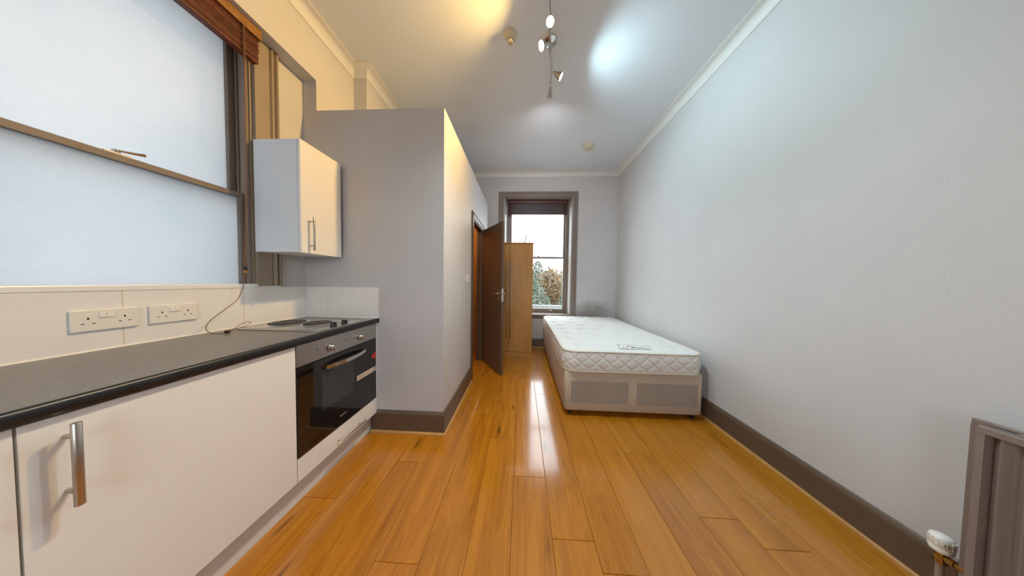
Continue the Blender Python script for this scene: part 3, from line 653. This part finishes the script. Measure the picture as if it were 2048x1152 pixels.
for xx in (-.1, .66): build('ladder_tape', MB().tube([(xx, 4.004, 2.68), (xx, 4.004, 2.47)], .0016, 6), 'cord_brown', bb2)
for xx in (.700, .735): build('pull_cord', MB().tube([(xx, 4.004, 2.68), (xx+.002, 4.002, 2.47)], .0018, 6), 'cord_brown', bb2)

# ------------------------------------------------------------------ ceiling detectors, switch
hd = thing('heat_detector', 'small perforated heat detector on the ceiling beside the spotlights', 'detector', (-.125, 1.755, HT))
build('base', MB().lathe((-.125, 1.755, HT), (0, 0, -1), [(0, .050), (.008, .050), (.018, .046), (.030, .034)], 32), 'cream_plastic', hd, smooth=True)
hc = build('cage', MB().lathe((-.125, 1.755, HT-.030), (0, 0, -1), [(0, .030), (.010, .027), (.030, .024), (.038, .019), (.040, .0)], 32), 'cream_plastic', hd, smooth=True)
for k in range(12):
    an = 2*math.pi*k/12; q = Vector((-.125+.0256*math.cos(an), 1.755+.0256*math.sin(an), HT-.050)); d = Vector((math.cos(an), math.sin(an), .1))
    build('vent_slot', MB().lathe(q-d*.001, d, [(0, .0042), (.0022, .0042)], 10), 'pin_hole', hc)
for k in range(6):
    an = 2*math.pi*k/6; build('vent_hole', MB().lathe((-.125+.012*math.cos(an), 1.755+.012*math.sin(an), HT-.0683), (0, 0, -1), [(0, .0032), (.0026, .0032)], 10), 'pin_hole', hc)
build('vent_hole', MB().lathe((-.125, 1.755, HT-.069), (0, 0, -1), [(0, .0034), (.0022, .0034)], 10), 'pin_hole', hc)
sa = thing('smoke_alarm', 'round cream smoke alarm on the ceiling near the far window', 'detector', (.925, 3.17, HT))
build('base', MB().lathe((.925, 3.17, HT), (0, 0, -1), [(0, .070), (.010, .072), (.014, .070)], 36), 'cream_plastic', sa, smooth=True)
ca = build('cover', MB().lathe((.925, 3.17, HT-.017), (-.10, -.06, -1), [(0, .074), (.014, .074), (.024, .066), (.028, .050), (.029, 0)], 36), 'cream_plastic', sa, smooth=True)
build('vent_gap', MB().lathe((.925, 3.17, HT-.012), (-.05, -.03, -1), [(0, .064), (.008, .064)], 30), 'pin_hole', sa)
build('test_button', MB().lathe((.925+.016, 3.17-.012, HT-.044), (-.10, -.06, -1), [(0, .011), (.004, .010)], 16), 'label_line', ca)
sw = thing('light_switch', 'white light switch on the partition beside the door', 'switch', (XP, 2.35, 1.20))
build('plate', MB().box(XP, XP+.009, 2.307, 2.393, 1.202, 1.288), 'white_plastic', sw, bevel=.003)
build('rocker', MB().prism([(XP+.009, 2.335, 1.232), (XP+.013, 2.335, 1.232), (XP+.011, 2.335, 1.258), (XP+.009, 2.335, 1.258)], (0, .03, 0)), 'white_plastic', sw)

# ------------------------------------------------------------------ wardrobe
wd = thing('wardrobe', 'two-door oak-effect wardrobe in front of the far window', 'wardrobe', (-.20, 3.63, 0))
a0, a1, b0, b1, ht = -.566, .168, 3.372, 3.868, 1.83
m = MB().box(a0, a0+.016, b0+.018, b1, 0, ht-.018).box(a1-.016, a1, b0+.018, b1, 0, ht-.018).box(a0+.016, a1-.016, b1-.006, b1, .02, ht-.018).box(a0+.016, a1-.016, b0+.018, b1-.006, .085, .10)
build('carcass', m, 'wardrobe_oak', wd)
build('top_board', MB().box(a0-.004, a1+.004, b0-.006, b1, ht-.018, ht), 'wardrobe_oak', wd, bevel=.002)
build('plinth', MB().box(a0+.004, a1, b0+.006, b0+.018, 0, .082), 'wardrobe_oak', wd)
mid = (a0+a1)/2
for s in (-1, 1):
    e0, e1 = (a0, mid-.002) if s < 0 else (mid+.002, a1)
    dr = build('door', MB().box(e0, e1, b0, b0+.016, .086, ht-.024), 'wardrobe_oak', wd, bevel=.0012)
    hx = mid-.036 if s < 0 else mid+.022
    bar_handle(dr, (hx, b0, .30), (hx, b0, 1.52), (0, -1, 0), .024, .0055, .06)

# ------------------------------------------------------------------ divan base and mattress
BX0, BX1, BY0, BY1 = .402, 1.612, 1.915, 3.845
db = thing('divan_base', 'beige fabric divan bed base under the mattress', 'bed base', ((BX0+BX1)/2, (BY0+BY1)/2, 0))
def rrect(x0, x1, y0, y1, r, n=8):
    out = []
    for cx, cy, a in ((x1-r, y1-r, 0), (x0+r, y1-r, 90), (x0+r, y0+r, 180), (x1-r, y0+r, 270)):
        for k in range(n+1): an = R_(a+90*k/n); out.append((cx+r*math.cos(an), cy+r*math.sin(an)))
    return out
def ring_solid(rings):
    m = MB(); n = len(rings[0])
    for rg in rings: m.v += rg
    for j in range(len(rings)-1):
        for k in range(n): k2 = (k+1) % n; m.f.append((j*n+k, j*n+k2, (j+1)*n+k2, (j+1)*n+k))
    m.f.append(tuple(reversed(range(n)))); m.f.append(tuple((len(rings)-1)*n+k for k in range(n))); return m
rings = []
for z, ins in ((.052, .012), (.056, .004), (.064, 0), (.404, 0), (.412, .004), (.416, .014)):
    rings.append([(a, b, z) for a, b in rrect(BX0+ins, BX1-ins, BY0+ins, BY1-ins, .035)])
build('body', ring_solid(rings), 'divan_cloth', db, smooth=True)
for a, b in ((BX0+.055, BX0+.565), (BX0+.635, BX1-.05)):
    build('panel', MB().box(a, b, BY0-.0008, BY0+.004, .125, .325), 'divan_mesh', db)
for a in (BX0+.06, BX1-.06):
    for b in (BY0+.05, BY1-.06):
        f = build('castor', MB().lathe((a, b, .052), (0, 0, -1), [(0, .026), (.016, .026), (.018, .020)], 18), 'black_plastic', db, smooth=True)
        build('wheel', MB().lathe((a-.012, b, .019), (1, 0, 0), [(0, .016), (.002, .019), (.022, .019), (.024, .016)], 18), 'black_plastic', f, smooth=True)
build('seam', MB().tube([(BX0-.0005, BY0+.95, .06), (BX0-.0005, BY0+.95, .41)], .0025, 6), 'divan_mesh', db)
# mattress
MX0, MX1, MY0, MY1, MZ0, MZ1 = .392, 1.606, 1.900, 3.840, .4165, .600
mt = thing('mattress', 'tufted white mattress lying on the beige divan base', 'mattress', ((MX0+MX1)/2, (MY0+MY1)/2, MZ0))
tufts = []
for j in range(8):
    for i in range(4 if j % 2 == 0 else 5):
        n = 4 if j % 2 == 0 else 5
        xx = MX0+(i+.5)*(MX1-MX0)/n; yy = MY0+.17+j*.232
        tufts.append((xx+random.uniform(-.01, .01), yy+random.uniform(-.01, .01)))
NX, NY, CR = 96, 150, .11
def mapc(x, yy):
    def corner(dx, dy): return dx*math.sqrt(max(0, 1-dy*dy/2)), dy*math.sqrt(max(0, 1-dx*dx/2))
    sx = -1 if x < MX0+CR else (1 if x > MX1-CR else 0); sy = -1 if yy < MY0+CR else (1 if yy > MY1-CR else 0)
    if sx and sy:
        cx = MX0+CR if sx < 0 else MX1-CR; cy = MY0+CR if sy < 0 else MY1-CR
        a, b = corner(abs(x-cx)/CR, abs(yy-cy)/CR); return cx+sx*a*CR, cy+sy*b*CR
    return x, yy
def topz(x, yy):
    e = min(x-MX0, MX1-x, yy-MY0, MY1-yy); e = max(0, e)
    z = MZ1+.018*(1-math.exp(-e/.05))
    for a, b in tufts:
        d2 = (x-a)**2+(yy-b)**2
        if d2 < .04:
            dx, dy = abs(x-a), abs(yy-b)
            z -= .026*math.exp(-d2/.0013)+.010*math.exp(-((dy-.10*dx*dx*6)**2)/.00018)*max(0, 1-dx/.15)
    z += .0030*math.sin(x*41+math.sin(yy*17)*1.6)*math.sin(yy*29+x*7)
    return z
m = MB(); ids = {}
for j in range(NY+1):
    for i in range(NX+1):
        x = MX0+(MX1-MX0)*i/NX; yy = MY0+(MY1-MY0)*j/NY; a, b = mapc(x, yy); ids[i, j] = len(m.v)
        edge = i in (0, NX) or j in (0, NY)
        m.v.append((a, b, MZ1-.004 if edge else topz(x, yy)))
for j in range(NY):
    for i in range(NX): m.f.append((ids[i, j], ids[i+1, j], ids[i+1, j+1], ids[i, j+1]))
ringi = [(i, 0) for i in range(NX)]+[(NX, j) for j in range(NY)]+[(i, NY) for i in range(NX, 0, -1)]+[(0, j) for j in range(NY, 0, -1)]
outline = [m.v[ids[q]] for q in ringi]
build('top_panel', m, 'mattress_cloth', mt, smooth=True)
fine = []
for k in range(len(outline)):
    a, b = outline[k], outline[(k+1) % len(outline)]
    for q in range(2): fine.append(tuple(a[c]+(b[c]-a[c])*q/2 for c in range(3)))
outline = fine; per = []; acc = 0
for k in range(len(outline)):
    per.append(acc); acc += math.dist(outline[k][:2], outline[(k+1) % len(outline)][:2])
def outn(k):
    a = outline[k-1]; b = outline[(k+1) % len(outline)]; d = Vector((b[0]-a[0], b[1]-a[1])).normalized(); return Vector((d.y, -d.x))
rows = 24; m = MB(); n = len(outline); PQ = acc/round(acc/.125)
tri = lambda v: abs((v % 1)-.5)*2
for j in range(rows+1):
    f = j/rows; z = MZ1-.006-(MZ1-.006-MZ0-.006)*f
    for k in range(n):
        nn = outn(k); s = per[k]/PQ; g = f*1.7
        q = min(1-tri(s+g), 1-tri(s-g)); q = min(1, q*2.6); q = q*q*(3-2*q)
        o = .008*math.sin(math.pi*f)+.0045*q*min(1, 4*math.sin(math.pi*f))
        m.v.append((outline[k][0]+nn.x*o, outline[k][1]+nn.y*o, z))
for j in range(rows):
    for k in range(n): k2 = (k+1) % n; m.f.append((j*n+k, j*n+k2, (j+1)*n+k2, (j+1)*n+k))
m.f.append(tuple(rows*n+k for k in range(n)))
build('border', m, 'mattress_cloth', mt, smooth=True)
for z in (MZ1-.003, MZ0+.006):
    build('piping', MB().tube([(outline[k][0]+outn(k).x*.003, outline[k][1]+outn(k).y*.003, z+.0025*math.sin(per[k]*5)*(1 if z > .5 else 0)) for k in range(0, n, 3)], .0055, 8, True), 'piping_cloth', mt, smooth=True)
for a, b in tufts: build('tuft', MB().lathe((a, b, topz(a, b)-.002), (0, 0, 1), [(0, .009), (.004, .009), (.007, .005)], 10), 'mattress_cloth', mt, smooth=True)
# sewn label near the foot end: bordered white patch that follows the cloth
def patch(u0, u1, v0, v1, lift, nu=10, nv=6):
    mm = MB(); A, B, C_, D = (.900, 1.955), (1.178, 1.968), (1.215, 2.090), (.925, 2.078)
    for j in range(nv+1):
        for i in range(nu+1):
            u_ = u0+(u1-u0)*i/nu; v_ = v0+(v1-v0)*j/nv
            x = (A[0]*(1-u_)+B[0]*u_)*(1-v_)+(D[0]*(1-u_)+C_[0]*u_)*v_; yy = (A[1]*(1-u_)+B[1]*u_)*(1-v_)+(D[1]*(1-u_)+C_[1]*u_)*v_
            mm.v.append((x, yy, topz(x, yy)+lift))
    for j in range(nv):
        for i in range(nu): a = j*(nu+1)+i; mm.f.append((a, a+1, a+nu+2, a+nu+1))
    return mm
lab = build('label', patch(0, 1, 0, 1, .002), 'white_plastic', mt)
for q in ((0, 1, .0, .04), (0, 1, .97, 1), (0, .012, 0, 1), (.988, 1, 0, 1)): build('label_border', patch(*q, .0028), 'ink', lab)
for q in ((.30, .36, .50, .70), (.40, .50, .28, .50), (.52, .58, .22, .40), (.62, .72, .22, .34), (.76, .84, .30, .48), (.86, .94, .20, .30), (.10, .16, .18, .28), (.20, .27, .2, .3)): build('print_mark', patch(*q, .0026, 3, 2), 'print_grey', lab)

# ------------------------------------------------------------------ radiator and valve
ra = thing('radiator', 'taupe fluted panel radiator on the right wall', 'radiator', (1.60, .30, .12))
def panel(xc, y0, y1, z0, z1, dep):
    m = MB(); P = .0385; n = int((y1-y0-.03)/P*8); prof = [(y1, -.0045), (y1, .006), (y1-.014, .006), (y1-.017, -.002)]
    yy = y1-.020; e = y0+.02; N_ = int((yy-e)/(P/8))
    for k in range(N_+1):
        q = yy-k*P/8; prof.append((q, .0045-.019*(.5+.5*math.cos(2*math.pi*(yy-q)/P))**.8))
    prof += [(y0+.017, 0), (y0+.014, .006), (y0, .006), (y0, -.004)]
    a = len(prof)
    for z in (z0+.022, z1-.022): m.v += [(xc-d, q, z) for q, d in prof]
    for k in range(a-1): m.f.append((k, k+1, a+k+1, a+k))
    return m
RY1 = .775
for nm, xc, yy1, zz in (('front_panel', 1.545, RY1, .755), ('back_panel', 1.605, .815, .758)):
    f = build(nm, panel(xc, -.20, yy1, .155, zz, .02), 'radiator_paint', ra, smooth=True)
    build('rim', MB().box(xc-.007, xc+.010, -.20, yy1, zz-.024, zz), 'radiator_paint', f, bevel=.003)
    build('rim', MB().box(xc-.007, xc+.010, -.20, yy1, .155, .179), 'radiator_paint', f, bevel=.003)
    build('end_rim', MB().box(xc+.0045, xc+.018, yy1-.006, yy1-.001, .179, zz-.024), 'radiator_paint', f)
    build('backing', MB().box(xc+.0165, xc+.0185, -.2, yy1-.006, .179, zz-.024), 'radiator_paint', f)
gr = build('top_grille', MB().box(1.556, 1.562, -.19, RY1-.02, .752, .757).box(1.590, 1.596, -.19, RY1, .752, .757), 'radiator_paint', ra)
for k in range(32):
    yy = -.18+k*.03
    if yy < RY1-.03: build('grille_bar', MB().box(1.562, 1.590, yy, yy+.010, .7525, .7565), 'radiator_paint', gr)
fins = MB()
for k in range(48): fins.box(1.566, 1.590, -.19+k*.0197, -.185+k*.0197, .20, .72)
build('convector_fins', fins, 'dark_gap', ra)
for yy in (.68, -.08): build('bracket', MB().box(1.615, WR-.002, yy, yy+.03, .25, .68), 'radiator_paint', ra)
VX, VY = 1.603, .850
tv = thing('radiator_valve', 'white thermostatic valve on a brass body beside the radiator', 'valve', (VX, VY, 0))
build('pipe', MB().cyl((VX, VY, 0), (VX, VY, .185), .0085).lathe((VX, VY, 0), (0, 0, 1), [(0, .020), (.004, .019), (.006, .012)], 18), 'pipe_paint', tv, smooth=True)
bo = build('body', MB().lathe((VX, VY, .172), (0, 0, 1), [(0, .012), (.002, .0145), (.018, .0145), (.020, .010), (.030, .010), (.032, .014), (.046, .014), (.048, .012)], 6).lathe((VX, VY, .200), (0, -1, 0), [(0, .009), (.012, .009), (.013, .0135), (.028, .0135), (.029, .009), (.05, .009)], 8), 'brass', tv)
th = build('thermostat_head', MB().lathe((VX, VY, .216), (0, 0, 1), [(0, .018), (.004, .023), (.018, .0255), (.022, .0235), (.026, .0255), (.052, .0245), (.060, .022), (.064, .016), (.065, 0)], 36), 'white_plastic', tv, smooth=True)
for k in range(10):
    an = R_(140+k*24)
    if 195 < (140+k*24) < 245: continue
    o = Vector((VX+.0245*math.cos(an), VY+.0245*math.sin(an), .245)); build('grip_rib', MB().obox(o, (math.cos(an), math.sin(an), 0), (-math.sin(an), math.cos(an), 0), (0, 0, 1), -.002, .002, -.004, .004, 0, .026), 'white_plastic', th, bevel=.001)
for k in range(3):
    an = R_(222+k*14); o = Vector((VX+.0252*math.cos(an), VY+.0252*math.sin(an), .250)); build('scale_mark', MB().obox(o, (math.cos(an), math.sin(an), 0), (-math.sin(an), math.cos(an), 0), (0, 0, 1), 0, .0006, -.0015, .0015, 0, .012), 'label_line', th)

# ------------------------------------------------------------------ garden outside the far window
struct(build('ground', MB().box(-40, 40, -40, 60, -.6, -.5), 'bounce_ground'), 'unseen ground outside the building, pale to bounce daylight in', 'ground')  # out of sight; paleness chosen to bounce daylight up at the ceiling
tag(build('garden_wall', MB().box(-6, 7, 7.2, 7.4, -.5, .42), 'garden_render', bevel=.02), 'low pale garden wall in front of the shrubs', 'wall')
def bush(cx, cy, rx, ry, zt, kinds, n, label, lz=.05):
    b = thing('shrub', label, 'shrub', (cx, cy, -.5), 'shrubs beyond the garden wall'); st = MB()
    for k in range(5):
        an = random.uniform(0, 6.28); st.tube([(cx, cy, -.5), (cx+.3*rx*math.cos(an), cy+.3*ry*math.sin(an), (zt-.5)*.5), (cx+.6*rx*math.cos(an), cy+.6*ry*math.sin(an), zt*.8)], [.03, .02, .008], 5)
    build('stem', st, 'bark', b)
    parts = {q: MB() for q in kinds}
    for k in range(n):
        while True:
            v = Vector((random.uniform(-1, 1), random.uniform(-1, 1), random.uniform(-1, 1)))
            if .35 < v.length < 1: break
        h = (zt+.5)/2
        lump = 1+.22*math.sin(v.x*7+cx)*math.cos(v.z*6+cy)
        pt = Vector((cx+v.x*rx*lump, cy+v.y*ry, -.5+h+v.z*h*lump))
        a = Vector((random.gauss(0, 1), random.gauss(0, 1), random.gauss(0, 1))).normalized(); c = a.orthogonal().normalized(); s = lz*random.uniform(.6, 1.4)
        parts[random.choice(kinds)].quad(pt-a*s, pt+c*s*.5, pt+a*s, pt-c*s*.5)
    for q in parts:
        f = build('foliage', parts[q], 'leaf_%d' % q, b); f['kind'] = 'stuff'
bush(.26, 8.9, .50, .45, 1.80, (0, 3, 3, 1), 2600, 'green shrub partly hidden by the wardrobe')
bush(1.28, 9.6, .50, .42, 2.05, (2, 1, 5, 2), 3000, 'orange-brown autumn shrub in the middle of the far window')
bush(2.35, 8.9, .62, .45, 1.75, (1, 2, 3, 0), 2400, 'mixed green and orange shrub at the right of the far window')
bush(.68, 7.95, .42, .35, .95, (0, 3, 3, 4), 2000, 'low grey-green shrub just above the garden wall', .04)
bush(1.70, 7.95, .38, .35, .90, (0, 3, 1), 1800, 'low green shrub at the right above the garden wall', .04)
bush(1.0, 14.5, .9, .7, 2.6, (4, 4, 3), 3600, 'tall shrub behind the green one, leaves paled for haze', .09)
bush(3.2, 14.5, .9, .7, 2.4, (4, 2, 4), 3600, 'tall orange bush in the background, leaves paled for haze', .09)
bush(1.95, 11.8, .62, .5, 1.95, (1, 2, 4), 2600, 'yellow-green bush between the near shrubs and the pale ones', .06)
bush(-1.2, 9, .6, .5, 1.8, (0, 3), 1200, 'green shrub hidden behind the wardrobe', .05)
bush(3.9, 9.2, .6, .5, 1.8, (0, 1), 1000, 'green shrub outside the window at far right', .05)
def bare_tree(cx, cy, ht, label, seed, spread=.5):
    rnd = random.Random(seed); t_ = thing('bare_tree', label, 'tree', (cx, cy, -.5), 'bare trees beyond the garden wall'); m = MB()
    def grow(p0, d, ln, rad, lv):
        pts = [p0]; q = p0.copy(); dd = d.copy()
        for k in range(4):
            dd = (dd+Vector((rnd.gauss(0, .10), rnd.gauss(0, .10), rnd.gauss(.03, .05)))).normalized(); q = q+dd*ln/4; pts.append(q.copy())
        m.tube(pts, [rad*(1-.13*k) for k in range(5)], 5)
        if lv == 0: return
        for k in range(4 if lv > 1 else 5):
            f = rnd.choice((2, 3, 4, 4)); nd = (dd+Vector((rnd.gauss(0, spread), rnd.gauss(0, spread), rnd.gauss(.15, .25)))).normalized()
            grow(pts[f], nd, ln*rnd.uniform(.5, .72), rad*.48, lv-1)
    base = Vector((cx, cy, -.5)); top = Vector((cx+.1, cy, ht*.42)); build('trunk', MB().tube([base, (base+top)/2, top], [.11, .09, .075], 8), 'bark', t_)
    for k in range(5): grow(top-Vector((0, 0, .25*k)), Vector((rnd.gauss(0, spread), rnd.gauss(0, spread), 1)).normalized(), ht*.30, .045, 3)
    build('branches', m, 'bark', t_)
bare_tree(-.62, 11.3, 4.5, 'leafless tree seen through the left of the far window', 4)
